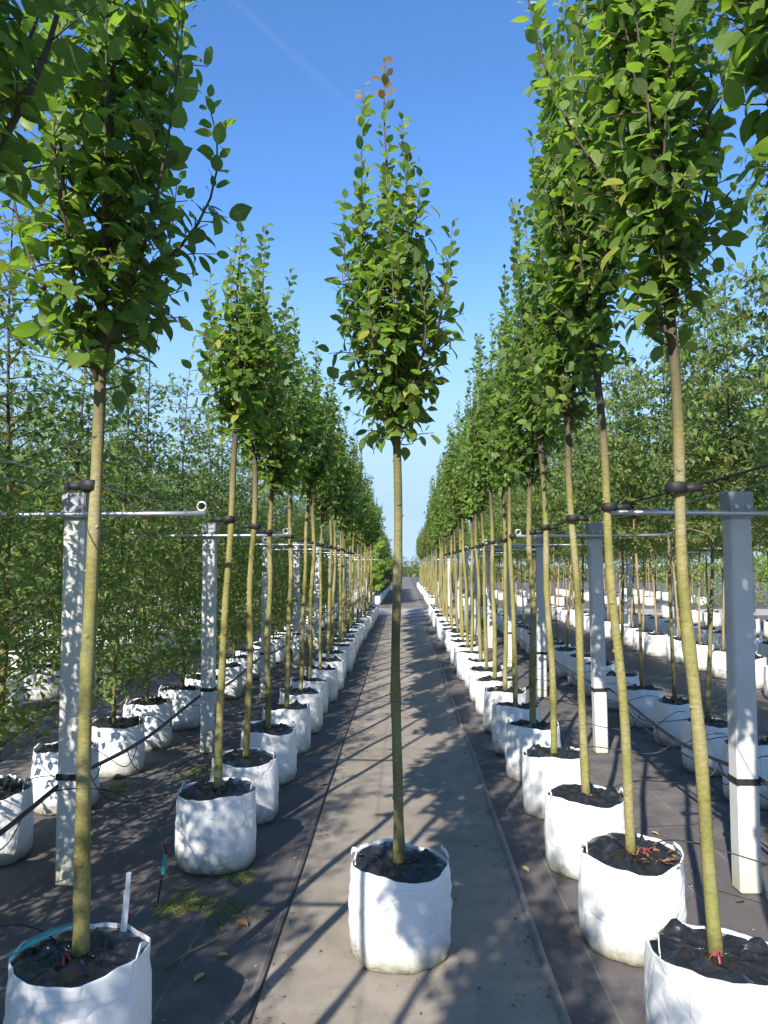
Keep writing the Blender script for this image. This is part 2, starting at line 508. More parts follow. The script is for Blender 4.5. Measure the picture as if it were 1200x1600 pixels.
def gen_standard(seed, H, clear, rad, nlimb, leaf, step=.034, twig=.085, rt=.025, spires=1, wild=.15, wide_low=0.0):
    """stem-trained young tree. Heights above the soil. -> wood list [(pts, radii, sides)], leaves"""
    g = random.Random(seed)
    lead = []
    bx, by = g.uniform(-.02, .02), g.uniform(-.02, .02)
    for i in range(41):
        t = i/40; z = H*t
        wob = .018*math.sin(t*7+seed)*min(1, t*3)
        kx = .007*math.sin(t*23+seed*3)*min(1, t*4); ky = .007*math.cos(t*19+seed)*min(1, t*4)
        lead.append(Vector((bx*t*1.4 + wob*.7 + kx, by*t*1.4 + .010*math.cos(t*6+seed*2) * min(1, t*3) + ky, z)))
    lr = []
    for i in range(41):
        z = H*i/40
        r = rt*(1 - .22*min(1, z/clear)) if z <= clear else rt*.78*max(.10, 1-(z-clear)/(H-clear))**.9
        if i == 0: r *= 1.25
        if 0 < i: r *= 1 + (g.choice((0, 0, 0, .13, -.03)) + g.uniform(-.025, .035))*(z < clear*1.05)
        lr.append(r)
    wood = [(lead, lr, 10)]
    for _ in range(11):                                    # healed pruning scars on the clear stem
        zz = g.uniform(.25, clear); q, _t = along(lead, zz/H); aa = g.uniform(0, 6.28)
        rr_ = rt*(1 - .22*zz/clear); dd = Vector((math.cos(aa), math.sin(aa), .25)); sr = g.uniform(.004, .008)
        wood.append(([q+dd*rr_*.6, q+dd*rr_*1.0, q+dd*(rr_+.0045)], [sr*1.5, sr*1.25, sr*.5], 5))
    leaves = []
    put_leaves(g, leaves, lead[-15:], .05, .020, leaf*.86, .05, .65)
    nf = int((H-clear)*.58/.026)                      # short shoots straight off the leader
    for k in range(nf):
        f = (k+g.random())/nf
        z0 = clear + .03 + (H-clear)*.58*f
        az = k*2.399 + g.uniform(-.5, .5)
        q, _ = along(lead, z0/H)
        tl = max(.05, rad*envelope(min(1, f*.58+.06))*g.uniform(.35, .95))
        oo = Vector((math.cos(az), math.sin(az), g.uniform(-.25, .9) if f < .2 else g.uniform(.2, 1.1))).normalized()
        tp = [q, q+oo*tl*.5, q+oo*tl+Vector((0, 0, tl*.15))]
        wood.append((tp, [.0034, .0026, .0016], 4))
        put_leaves(g, leaves, tp, .25, .028, leaf, .3)
    for i in range(nlimb):
        f = (i + g.random()*.7)/nlimb
        z0 = clear + (H-clear)*(.015 + .47*f**1.1)
        az = i*2.399 + g.uniform(-.45, .45) + seed
        zl = (H-z0)*g.uniform(.30, .56)*(1.0 if i >= spires*2 else 1.25)
        if i < spires: zl = (H-z0)*g.uniform(.62, .96)
        z1 = z0+zl
        smid = (z0+.55*zl-clear)/(H-clear)
        r = rad*envelope(smid)*g.uniform(.75, 1.15) + wide_low*(1-f)*g.random()
        if i < spires: r *= .6
        if g.random() < wild: r *= 1.35
        o = Vector((math.cos(az), math.sin(az), 0))
        p0, _ = along(lead, z0/H)
        p1 = p0 + o*r*.55 + Vector((0, 0, zl*.12))
        p2 = p0 + o*r*1.12 + Vector((0, 0, zl*.45)) + rv(g, .02)
        p3 = p0 + o*r*g.uniform(.75, 1.15) + Vector((0, 0, zl)) + rv(g, .04)
        pts = bez(p0, p1, p2, p3, 8)
        r0 = rt*.42*(1-.5*f)
        wood.append((pts, [r0*(1-.82*k/8) for k in range(9)], 6))
        put_leaves(g, leaves, pts[:6], .12, step, leaf)
        put_leaves(g, leaves, pts[5:], .0, step*.62, leaf*.84, .05, .62)          # leafy upright tip
        L = plen(pts); nt = int(L*.66/twig*1.15)
        for k in range(nt):
            s = .05 + .60*(k+g.random())/max(1, nt)
            q, t = along(pts, s)
            ta = g.uniform(0, 6.28)
            oo = (o*.55 + Vector((math.cos(ta), math.sin(ta), 0))*.9 + Vector((0, 0, g.uniform(.1, .9)))).normalized()
            tl = g.uniform(.06, .19)*(1.1-.5*s)
            zz = q.z
            tp = [q, q+oo*tl*.5, q+oo*tl+Vector((0, 0, -.01))]
            wood.append((tp, [.0028, .0022, .0015], 4))
            put_leaves(g, leaves, tp, .2, .026, leaf, .35)
    return wood, leaves

def gen_feathered(seed, H, clear, rad, nlimb, leaf, rt=.02, dens=1.0, thin_top=.4):
    """branched from low down: level, fine twigs in flat sprays, small leaves"""
    g = random.Random(seed)
    lead = []
    for i in range(13):
        t = i/12
        lead.append(Vector((.03*math.sin(t*5+seed), .03*math.cos(t*4.3+seed*1.7)-.03*math.cos(seed*1.7), H*t)))
    wood = [(lead, [max(.003, rt*(1-.88*i/12)) for i in range(13)], 8)]
    leaves = []
    put_leaves(g, leaves, lead[-4:], 0, .04, leaf, .1)
    for i in range(nlimb):
        f = (i+g.random())/nlimb
        z0 = clear + (H-clear)*f*.97
        az = i*2.399 + g.uniform(-.6, .6)
        prof = (1-f)**.55*(.55+.45*min(1, f*5+.35)) + .10
        L = rad*prof*g.uniform(.6, 1.25)
        if g.random() < thin_top*min(1, max(0, (f-.55)/.30)): continue
        o = Vector((math.cos(az), math.sin(az), 0))
        p0, _ = along(lead, z0/H)
        rise = g.uniform(.15, .75)
        pts = bez(p0, p0+o*L*.35+Vector((0, 0, L*rise*.4)), p0+o*L*.7+Vector((0, 0, L*rise*.9)), p0+o*L+Vector((0, 0, L*rise*.85))+rv(g, .03), 6)
        wood.append((pts, [.0065*(1-f*.5)*(1-.8*k/6) for k in range(7)], 4))
        put_leaves(g, leaves, pts, .18, .045/dens, leaf, .2)
        nt = int(L/.06*dens)
        for k in range(nt):
            s = .15+.82*(k+g.random())/max(1, nt)
            q, t = along(pts, s)
            sd_ = t.cross(Vector((0, 0, 1))).normalized()*(1 if k % 2 else -1)
            oo = (t*.6+sd_*.9+rv(g, .22)+Vector((0, 0, .12))).normalized()
            tl = g.uniform(.07, .20)*(1.1-.5*s)
            tp = [q, q+oo*tl*.5+Vector((0, 0, .006)), q+oo*tl-Vector((0, 0, .012))]
            wood.append((tp, [.0022, .0017, .001], 3))
            put_leaves(g, leaves, tp, .12, .030/dens, leaf, .2)
    return wood, leaves

def wood_mesh(name, wood, mat):
    m = MB()
    for pts, rad, sides in wood: m.tube(pts, rad, sides)
    return m.mesh(name, mat, True)

# ------------------------------------------------------------------ grow bags
def bag_meshes(seed, R0=.200, H=.372, nseg=56):
    g = random.Random(seed)
    ph = [g.uniform(0, 6.28) for _ in range(12)]
    am = [g.uniform(.5, 1) for _ in range(12)]
    slump = g.uniform(0, 6.28); tilt = g.uniform(.004, .022)
    def rr(th, z):
        t = z/H
        b = R0*(.975 + .045*math.sin(math.pi*min(1, t*1.05))**.8)
        w = .0045*am[0]*math.sin(3*th+ph[0]+t*1.2) + .0045*am[1]*math.sin(7*th+ph[1]-t*2.5) + .0032*am[2]*math.sin(13*th+ph[2]+4*t)
        w += .0028*am[3]*math.sin(21*t+2*th+ph[3])*math.sin(th+ph[4]) + .003*math.sin(34*t+ph[5])*max(0, math.sin(th*2+ph[6]))
        if t < .10: b -= .014*(1-t/.10)**2
        return b+w
    def zr(th, z):
        t = z/H
        return z + t*t*(tilt*math.cos(th-slump) + .010*am[7]*math.sin(3*th+ph[7]) + .003*math.sin(7*th+ph[8]) + .0013*math.sin(17*th+ph[3]))
    zs = [0, .006, .02, .04, .07, .105, .14, .175, .21, .245, .28, .31, .335, .352, .364, H]
    rows = []
    ths = [2*math.pi*k/nseg for k in range(nseg)]
    rows.append([(0.02*math.cos(t), .02*math.sin(t), .002) for t in ths])
    for z in zs:
        rows.append([(rr(t, z)*math.cos(t), rr(t, z)*math.sin(t), zr(t, z)) for t in ths])
    for dz, dr in ((.002, .002), (0, .004), (-.03, .006), (-.07, .008)):     # hem turned inside
        rows.append([((rr(t, H)-dr)*math.cos(t), (rr(t, H)-dr)*math.sin(t), zr(t, H)+dz) for t in ths])
    m = MB(); m.quadgrid(rows)
    bag = m.mesh('grow_bag', M['bag'], True)
    # black liner gathered round the stem
    fr = [.99, .955, .90, .83, .75, .66, .57, .48, .39, .31, .24, .18, .13, .06]
    nl = 132
    lt = [2*math.pi*k/nl for k in range(nl)]
    kf = [g.randint(10, 14)]
    rows = []
    for i, q in enumerate(fr):
        row = []
        for t in lt:
            rim = (rr(t, H)-.008)
            e = min(1, (1-q)*2.2)
            base = (zr(t, H)-.010)*(1-e) + .340*e
            body = 4*q*(1-q)
            tw = t + .8*(1-q)**2 + .30*math.sin(t*2+ph[8]) + .12*math.sin(5*t+ph[7])
            nv = noise.noise(Vector((math.cos(t)*q*2.6+seed, math.sin(t)*q*2.6, 1.3*seed)))
            nw = noise.noise(Vector((math.cos(t)*q*5.5+seed, math.sin(t)*q*5.5, 2.1*seed)))
            pl = (1-abs(math.sin(kf[0]*tw*.5+ph[10])))*(.35+1.3*abs(nv)+.3*nw)    # pleats gathered towards the stem
            z = base + body*(.034*pl + .024*nv + .010*nw + .026) + .026*max(0, .32-q)/.32
            row.append((rim*q*math.cos(t), rim*q*math.sin(t), z))
        rows.append(row)
    m = MB(); m.quadgrid([list(r) for r in rows])
    liner = m.mesh('liner', M['liner'], True)
    # strap handle standing at the hem, made at angle 0
    m = MB(); outer, inner = [], []
    hw = .30
    for k in range(11):
        t = -hw + 2*hw*k/10
        up = .026*math.cos(t/hw*math.pi/2)**.7 if k not in (0, 10) else 0
        lean = -.018*math.sin((k/10)*math.pi)
        r_ = rr(t, H)-.002+lean
        z_ = zr(t, H)-.012+up
        c, s_ = math.cos(t), math.sin(t)
        outer.append([((r_+.0025)*c, (r_+.0025)*s_, z_-.0), ((r_+.0025)*c, (r_+.0025)*s_, z_+.022), ((r_-.0015)*c, (r_-.0015)*s_, z_+.022), ((r_-.0015)*c, (r_-.0015)*s_, z_)])
    m.quadgrid(outer)
    handle = m.mesh('handle', M['strap'], True)
    return bag, liner, handle
BAGS = [bag_meshes(s) for s in (3, 8, 15, 21, 34, 42, 57)]

def sleeve_mesh():
    m = MB()
    rows = []
    for z, r in ((-.017, .028), (-.015, .033), (.015, .034), (.018, .029)):
        rows.append([(r*math.cos(t), r*math.sin(t), z) for t in [2*math.pi*k/12 for k in range(12)]])
    m.quadgrid(rows)
    m.box(.026, .085, -.004, .004, -.012, .012)
    return m.mesh('tie', M['black_rubber'], True)
TIE = sleeve_mesh()
LEAF1 = leaf_mesh('leaf', [((0, 0, 0), (0, 1, 0), (0, 0, 1), 1, 1)], M['leaf'])
LEAF_RED = leaf_mesh('leaf', [((0, 0, 0), (0, 1, 0), (0, 0, 1), 1, 1)], M['leaf_red'])

# ------------------------------------------------------------------ tree kinds
KINDS = {}
def add_kind(key, gen, small=False, bark='bark', leafm='leaf', single=0):
    wood, leaves = gen
    if single:
        g = random.Random(1)
        rank = sorted(range(len(leaves)), key=lambda i: -(math.hypot(leaves[i][0].x, leaves[i][0].y) + g.uniform(0, .16) + .03*leaves[i][0].z + (5 if leaves[i][0].z > 3.22 and key == 'centre' else 0)))
        pick = set(rank[:single])
        solo = [leaves[i] for i in pick]
        rest = [l for i, l in enumerate(leaves) if i not in pick]
    else:
        solo, rest = [], leaves
    k = {'crown': leaf_mesh('crown', rest, M[leafm], small), 'solo': solo, 'n': len(leaves)}
    if single:
        k['trunk'] = wood_mesh('trunk', wood[:1] + [w for w in wood[1:] if w[2] < 6], M[bark])
        k['branches'] = [wood_mesh('branch', [w], M[bark]) for w in wood[1:] if w[2] >= 6]
    else:
        k['trunk'] = wood_mesh('trunk', wood, M[bark]); k['branches'] = []
    KINDS[key] = k
SOIL = .332
NS = 170
add_kind('centre', gen_standard(11, 3.43, 1.66, .295, 24, .062, .027, .048, .0225, 3, .24, .03), bark='bark_grey', single=NS)
add_kind('L1', gen_standard(22, 4.15, 1.74, .37, 20, .073, .031, .062, .0240, 2, .10, .04), single=NS)
add_kind('L0', gen_standard(23, 4.1, 1.9, .27, 15, .074, .036, .075, .026, 1, .05, .0), single=NS)
add_kind('R0', gen_standard(31, 4.2, 1.85, .31, 19, .072, .030, .060, .025, 2, .1, .0), single=NS)
add_kind('R1', gen_standard(32, 4.30, 1.88, .285, 22, .066, .028, .056, .0215, 3, .15, .05), single=NS)
add_kind('R2', gen_standard(33, 4.25, 1.96, .27, 22, .064, .028, .056, .0210, 4, .15), single=NS)
add_kind('R3', gen_standard(34, 4.20, 1.84, .25, 21, .061, .028, .056, .0215, 3, .12), single=NS)
add_kind('La', gen_standard(41, 3.16, 1.86, .275, 20, .062, .027, .056, .021, 5, .10), single=NS)
add_kind('Lb', gen_standard(42, 3.45, 1.84, .28, 20, .062, .027, .056, .021, 4, .10), single=NS)
add_kind('Lc', gen_standard(43, 3.30, 1.80, .29, 20, .064, .028, .058, .0205, 4, .12))
add_kind('Ld', gen_standard(44, 3.50, 1.82, .30, 20, .064, .028, .058, .0215, 5, .12))
add_kind('Le', gen_standard(45, 3.15, 1.74, .28, 17, .064, .030, .064, .0205, 3, .16))
add_kind('Ra', gen_standard(51, 3.62, 1.82, .27, 20, .064, .028, .058, .022, 5, .12))
add_kind('Rb', gen_standard(52, 3.85, 1.86, .28, 21, .064, .028, .058, .023, 4, .12))
add_kind('Rc', gen_standard(53, 3.48, 1.84, .27, 20, .064, .028, .058, .0215, 6, .12))
add_kind('Rd', gen_standard(54, 3.70, 1.78, .25, 17, .064, .030, .064, .0215, 3, .18))
for i, s in enumerate((61, 62, 63, 64)):
    add_kind('F%d' % i, gen_feathered(s, 3.2+.16*i, (.10, .45, .15, .30)[i], .50, 118, .056, .018, 1.08, .66), True, 'bark_grey', 'leaf_small')
for i, s in enumerate((71, 72, 73)):
    add_kind('S%d' % i, gen_feathered(s, 3.35+.15*i, 1.45, .54, 95, .060, .020, 1.2, .45), True, 'bark_orange' if i == 1 else 'bark_grey', 'leaf_small')
add_kind('T0', gen_feathered(81, 3.4, 1.35, .52, 88, .060, .020, 1.2, .45), True, 'bark_orange', 'leaf_small')
add_kind('lime', gen_feathered(91, 3.7, .15, .85, 130, .085, .03, 1.2, .0), True, 'bark_grey', 'leaf_lime')
add_kind('dark', gen_feathered(92, 3.3, .05, .60, 130, .070, .03, 1.2, .0), True, 'bark_grey', 'leaf_dark')
add_kind('olive', gen_standard(93, 3.4, 1.75, .42, 18, .085, .040, .08, .026, 1, .1), bark='bark', leafm='leaf_olive')

ORD = ['first', 'second', 'third', 'fourth', 'fifth', 'sixth', 'seventh', 'eighth', 'ninth', 'tenth', 'eleventh', 'twelfth', 'thirteenth', 'fourteenth']
RNG = random.Random(7)
N_TREES = [0]
def potted_tree(name, key, x, y, label, group, lean=(0, 0), rz=None, sc=1.0, zs=1.0, tie_dir=None, handles=False, bagi=None, bag_sc=1.0, cat='tree'):
    k = KINDS[key]; N_TREES[0] += 1
    rz = RNG.uniform(0, 6.28) if rz is None else rz
    t = empty(name, (x, y, .004))
    tag(t, label, cat, group)
    bi = RNG.randrange(len(BAGS)) if bagi is None else bagi
    b, l, h = BAGS[bi]
    ba = RNG.uniform(0, 6.28)
    bo = mesh_obj('grow_bag', b, t, (0, 0, 0), (0, 0, ba)); bo.scale = (bag_sc,)*2 + (bag_sc*RNG.uniform(.94, 1.03),)
    mesh_obj('liner', l, bo)
    if handles:
        h0 = (0 if handles is True else handles) - ba
        for a in (h0, h0+math.pi):
            mesh_obj('handle', h, bo, None, (0, 0, a))
    rot = Matrix.Rotation(lean[0], 4, 'Y') @ Matrix.Rotation(-lean[1], 4, 'X') @ Matrix.Rotation(rz, 4, 'Z')
    mw = Matrix.Translation((0, 0, SOIL)) @ rot @ Matrix.Diagonal((sc, sc, zs, 1))
    tr = mesh_obj('trunk', k['trunk'], t); tr.matrix_local = mw
    cr = mesh_obj('crown', k['crown'], t); cr.matrix_local = mw
    for bm_ in k['branches']:
        o = mesh_obj('branch', bm_, t); o.matrix_local = mw
    if k['solo']:
        cr['kind'] = 'stuff'
        for p, d, nn, L, W in k['solo']:
            fx, fy, fz = leaf_frame(p, d, nn)
            mt = Matrix(((fx.x*W, fy.x*L, fz.x*L, p.x), (fx.y*W, fy.y*L, fz.y*L, p.y), (fx.z*W, fy.z*L, fz.z*L, p.z), (0, 0, 0, 1)))
            o = mesh_obj('leaf', LEAF_RED if key == 'centre' and p.z > 3.22 else LEAF1, cr); o.matrix_local = mt
    if tie_dir is not None:
        q = (mw @ Matrix.Diagonal((1/sc, 1/sc, 1/zs, 1))) @ Vector((0, 0, 1.80-SOIL))
        o = mesh_obj('tie', TIE, t, q, (0, 0, tie_dir))
    return t

# ------------------------------------------------------------------ setting: ground, paths
def sheet(name, x0, x1, y0, y1, z, mat, nx=1, ny=1, wob=0.0, seed=0):
    g = random.Random(seed)
    m = MB(); rows = []
    for j in range(ny+1):
        y = y0+(y1-y0)*j/ny
        row = []
        for i in range(nx+1):
            x = x0+(x1-x0)*i/nx
            if i in (0, nx): x += wob*(math.sin(y*1.3+seed+i)+.6*math.sin(y*3.1+i*2+seed))
            row.append((x, y, z))
        rows.append(row)
    m.quadgrid(rows, False)
    m.f = [tuple(f) for f in m.f]
    o = m.build(name, mat)
    o['kind'] = 'structure'
    return o
def setting(o, label):
    o['label'] = label; return o
setting(sheet('ground', -450, 450, -60, 1200, 0, M['cloth']), 'dark woven ground cloth between the rows of bags')
PX0, PX1 = -.525, .545
setting(sheet('path', PX0, PX1, -6, 24.6, .004, M['path'], 6, 200, .006, 1), 'dusty tan walkway cloth between two rows of potted trees')
setting(sheet('path', -3.85, -2.75, -2, 24.6, .004, M['aisle'], 4, 120, .01, 2), 'grey dusty walkway cloth behind the feathered trees')
setting(sheet('path', 2.95, 4.0, -2, 24.6, .004, M['aisle'], 4, 120, .01, 3), 'grey dusty walkway cloth beyond the shaded bags')
setting(sheet('path', -7.2, -6.1, -2, 24.6, .004, M['aisle'], 4, 60, .01, 4), 'grey walkway cloth deep among the feathered trees')
setting(sheet('path', 6.3, 7.6, -2, 24.6, .004, M['aisle'], 4, 60, .01, 5), 'grey walkway cloth beyond the tan stemmed trees')
setting(sheet('cross_path', -60, 90, 24.8, 28.4, .004, M['concrete'], 12, 1), 'pale cross path where the rows of trees end')
setting(sheet('path', -.55, .75, 28.6, 110, .004, M['aisle'], 2, 40, .01, 6), 'dark walkway cloth continuing past the cross path')
# raised selvedge of the overlapping cloth along one side of the walkway
def strip_line(name, x, w, h, y0, y1, mat, seed, amp=.008):
    m = MB(); rows = []
    n = 160
    for j in range(n+1):
        y = y0+(y1-y0)*(j/n)**1.3
        dx = amp*(math.sin(y*1.1+seed)+.5*math.sin(y*2.9+seed*2))
        hh = h*(1+.3*math.sin(y*4.1+seed))
        rows.append([(x+dx-w/2, y, .005), (x+dx-w*.3, y, .005+hh*.8), (x+dx, y, .005+hh), (x+dx+w*.3, y, .005+hh*.8), (x+dx+w/2, y, .005)])
    m.quadgrid(rows, False)
    return m.build(name, mat, None, True)
M['hem'] = simple('cloth_hem_dusty', (.20, .185, .17), .8, .25, 0, 6, .6, .3)
tag(strip_line('edge_seam', PX1+.012, .036, .014, -2, 24.6, M['hem'], 1), 'raised grey folded seam along one edge of the tan walkway', 'seam')
tag(strip_line('edge_seam', PX0-.004, .012, .006, -2, 24.6, M['black_rubber'], 4, .005), 'thin dark hem line along the mossy edge of tan walkway', 'seam')

# ------------------------------------------------------------------ posts with crossbars
def make_post():
    t = {}
    m = MB(); m.box(-.052, .052, -.052, .052, 0, 1.90, 0, .009); t['shaft'] = m.mesh('shaft', M['post'])
    m = MB(); m.box(-.056, .056, -.060, -.0545, 1.78, 1.915, 0, .002); m.box(-.061, -.0555, -.0545, .05, 1.78, 1.915, 0, .002); m.box(.0555, .061, -.0545, .05, 1.78, 1.915, 0, .002)
    t['clamp'] = m.mesh('clamp', M['clamp'])
    m = MB(); m.tube([(-.68, -.074, 1.808), (-.3, -.074, 1.806), (0, -.074, 1.806), (.3, -.074, 1.806), (.68, -.074, 1.808)], .0125, 10)
    t['crossbar'] = m.mesh('crossbar', M['galv'], True)
    m = MB()
    pts = [(.022*math.cos(a), 0, .022*math.sin(a)) for a in [2*math.pi*k/14 for k in range(15)]]
    m.tube(pts, .0055, 6); t['wire_loop'] = m.mesh('wire_loop', M['galv'], True)
    m = MB(); m.tube([(0, -.062, 1.84), (0, -.069, 1.84)], .011, 6); m.tube([(0, -.069, 1.84), (0, -.080, 1.84)], .005, 6)
    t['bolt'] = m.mesh('bolt', M['galv'])
    m = MB()
    for a, b_, c, d in ((-.056, .056, -.056, -.0525), (-.056, .056, .0525, .056), (-.056, -.0525, -.0525, .0525), (.0525, .056, -.0525, .0525)):
        m.box(a, b_, c, d, .505, .535)
    t['pipe_band'] = m.mesh('pipe_band', M['black_rubber'])
    return t
POST = make_post()
def post(x, y, label, group='support posts with crossbars', full=True, rz=0, tilt=(0, 0)):
    o = empty('support_post', (x, y, .002)); o.rotation_euler = (tilt[1], tilt[0], rz)
    tag(o, label, 'post', group)
    mesh_obj('shaft', POST['shaft'], o); mesh_obj('clamp', POST['clamp'], o)
    cbar = mesh_obj('crossbar', POST['crossbar'], o)
    if full:
        for s in (-1, 1): mesh_obj('wire_loop', POST['wire_loop'], cbar, (s*.66, -.074, 1.842))
        for s in (-1, 1): mesh_obj('bolt', POST['bolt'], o, (s*.03, 0, 0))
        mesh_obj('pipe_band', POST['pipe_band'], o)
    return o
g = random.Random(5)
for k in range(-1, 8):
    y = 3.85+2.66*k
    lab = {0: 'dappled pale square post beside the tree whose liner billows over its bag', 1: 'pale square post behind the bag with moss patches around it'}.get(k, '%s pale post along the line from the dappled one, between path row and feathered trees' % ORD[k] if k > 0 else 'pale post at the unseen start of the shaded row')
    post(-1.645, y, lab, full=k < 4, rz=g.uniform(-.05, .05), tilt=(g.uniform(-.008, .008), g.uniform(-.008, .008)))
    y = 3.84+2.74*k
    lab = {0: 'thick pale post shaded blue-grey above, sunlit cream at its foot, beside slung black pipes', 1: 'pale post with sunlit lower half standing behind the fourth bag of the sunlit row'}.get(k, '%s pale post along the line from the thick one, behind the sunlit bags' % ORD[k] if k > 0 else 'pale post at the unseen start of the sunlit row')
    post(1.64, y, lab, full=k < 4, rz=g.uniform(-.05, .05), tilt=(g.uniform(-.008, .008), g.uniform(-.008, .008)))
for k in range(1, 7):
    post(-4.85, 5.1+3.0*k, 'slim pale post seen through gaps in the feathered trees', 'far support posts', False)
    post(5.05, 5.4+3.0*k, 'pale post among the tan stemmed trees across the next aisle', 'far support posts', False)
for k in range(5):
    post(-1.5, 30.0+3.4*k, 'small pale post beyond the cross path beside the lime green tree', 'posts beyond the cross path', False)
    post(1.75, 30.0+3.4*k, 'small pale post beyond the cross path beside the dark walkway', 'posts beyond the cross path', False)

# wires along the rows, at tie height
def wire(x, z, y0, y1, rad, mat, label, n=60, sag=.012, pitch=2.7, seed=0):
    m = MB(); pts = []
    for j in range(n+1):
        y = y0+(y1-y0)*j/n
        pts.append((x+.006*math.sin(y*.9+seed), y, z - sag*abs(math.sin(math.pi*(y-3.9)/pitch))))
    m.tube(pts, rad, 5)
    o = m.build('support_wire', mat, None, True)
    return tag(o, label, 'wire', 'support wires')
wire(-1.075, 1.845, -2, 24.2, .0022, M['wire'], 'thin steel wire the shaded path-side trees are tied to', seed=1)
wire(-2.28, 1.845, -1, 24.2, .0035, M['wire'], 'thin steel wire running through the feathered trees', seed=2)
wire(1.03, 1.845, -2, 24.2, .0045, M['black_rubber'], 'dark wire the sunlit path-side trees are tied to', seed=3)
wire(2.28, 1.845, -1, 24.2, .0035, M['wire'], 'steel wire along the row of shaded bags behind the sunlit row', seed=4)
wire(-1.645, 1.925, -2, 24.2, .0018, M['wire'], 'steel wire over the tops of posts beside the feathered trees', seed=5)
wire(1.64, 1.93, -2, 24.2, .003, M['wire'], 'steel wire over the post tops behind the sunlit row', seed=6)

# irrigation pipes slung along the posts with thin drip tubes
def pipe(x, z, label, drops, seed, rad=.0115):
    g = random.Random(seed)
    root = empty('irrigation_pipe', (x, 0, 0)); tag(root, label, 'pipe', 'irrigation pipes')
    m = MB(); pts = []
    zf = lambda y: z - .055*math.sin(math.pi*(((y-3.85)/2.7) % 1)) + .008*math.sin(y*3+seed)
    xf = lambda y: .012*math.sin(y*1.7+seed)
    for j in range(150):
        y = -1+25*j/149
        pts.append((xf(y), y, zf(y)))
    m.tube(pts, rad, 7); m.build('pipe', M['pipe'], root, True)
    for (tx, ty) in drops:
        y = ty+g.uniform(-.25, .25)
        a = Vector((xf(y), y, zf(y)))
        sgn = 1 if tx > x else -1
        b = Vector((tx-x-sgn*.10, ty+g.uniform(-.06, .06), .385))
        mid1 = a+Vector((sgn*.08, g.uniform(-.1, .1), -.22-g.uniform(0, .16)))
        mid2 = b+Vector((-sgn*.22, g.uniform(-.15, .15), g.uniform(-.05, .18)))
        m = MB(); m.tube(bez(a, mid1, mid2, b, 18), .0030, 5)
        m.build('drip_tube', M['pipe'], root, True)
    return root

# ------------------------------------------------------------------ the trees beside the path
ROWX_L, ROWX_R = -.985, .94
# the one set out on the walkway
potted_tree('potted_tree', 'centre', -.02, 3.21, 'lone slender tree in a white bag standing in the middle of the tan walkway', 'young trees in white bags along the walkway',
            lean=(-.014, 0), rz=5.1, handles=.10, bagi=1, tie_dir=None)
GRP = 'young trees in white bags along the walkway'
LABL = 'young tree in the shaded white-bag row between walkway and feathered trees'
LABR = 'young tree in the sunlit white-bag row along the raised cloth seam'
def counted(i, n, near, far, rest):
    """label by counting along the row from something one can find"""
    if i < 10: return near % ORD[i]
    if n-1-i < 4: return far % ('last', 'second to last', 'third to last', 'fourth to last')[n-1-i]
    return rest
y = 2.45
g = random.Random(99)
ys = [2.40-.81*k for k in range(6, 0, -1)] + [2.40] + [4.12, 4.85, 5.70, 6.54] + [6.54+.81*k for k in range(1, 22)]
spec_l = {2.40: ('L1', 'thick stemmed open tree whose black liner billows over its bag beside white label stake', (-.004, .0), 1.5),
          4.12: ('La', 'short bushy tree in the white bag with green moss at its foot', (.028, 0), 1.0),
          4.85: ('Lb', 'tree in the crumpled white bag next to the mossy one', (.03, 0), 4.0)}
i = 0
for y in ys:
    if y in spec_l:
        k, lab, lean, rz = spec_l[y]
        bi = {2.40: 2, 4.12: 3, 4.85: 4}[y]
        potted_tree('potted_tree', k, ROWX_L, y, lab, GRP, lean, rz, 1, 1, math.pi, True, bi, 1.02)
    elif y < 2.3:
        k = 'L0' if y > 1.5 else ('Ld', 'Lb', 'Lc')[i % 3]
        if k == 'Lb': k = 'Lc'
        lab = 'tree with big dark overhanging leaves behind the billowing-liner tree' if y > 1.5 else 'young tree at the unseen start of the shaded row'
        potted_tree('potted_tree', k, ROWX_L, y, lab, GRP, (0, 0), None, 1, 1.03, None)
    else:
        k = ('Lc', 'Ld', 'Le', 'Ld', 'Lc', 'Rc', 'Le')[i % 7]
        LABL = counted(i-9, len(ys)-9, '%s tree in the shaded row after the crumpled bag beside the mossy one', '%s tree of the shaded row before the cross path', 'young tree halfway along the shaded white-bag row beside the walkway')
        potted_tree('potted_tree', k, ROWX_L+g.uniform(-.03, .03), y+g.uniform(-.04, .04), LABL, GRP, (g.uniform(-.018, .035), g.uniform(-.02, .02)), None,
                    g.uniform(.9, 1.12), g.uniform(.93, 1.08), math.pi if i < 22 else None, i < 14)
    i += 1
ysr = [1.66-.82*k for k in range(3, 0, -1)] + [1.66, 2.48, 3.30, 4.09, 4.96, 5.78] + [5.78+.815*k for k in range(1, 23)]
spec_r = {1.66: ('R0', 'tree with large sunlit leaves overhanging the pink-ribboned bag', (-.02, 0), 1.2, 0),
          2.48: ('R1', 'tall leafy tree in the white bag with pink ribbon on its black liner', (-.058, 0), 2.4, 5),
          3.30: ('R2', 'tall narrow tree in the sagging white bag with brown litter on its liner', (-.042, 0), .4, 6),
          4.09: ('R3', 'tall spired tree second along from the pink-ribboned one, in a clean white bag', (-.03, 0), 5.2, 0)}
spec_r[4.09] = ('R3', 'tall spired tree in a clean white bag just past the sagging bag', (-.03, 0), 5.2, 0)
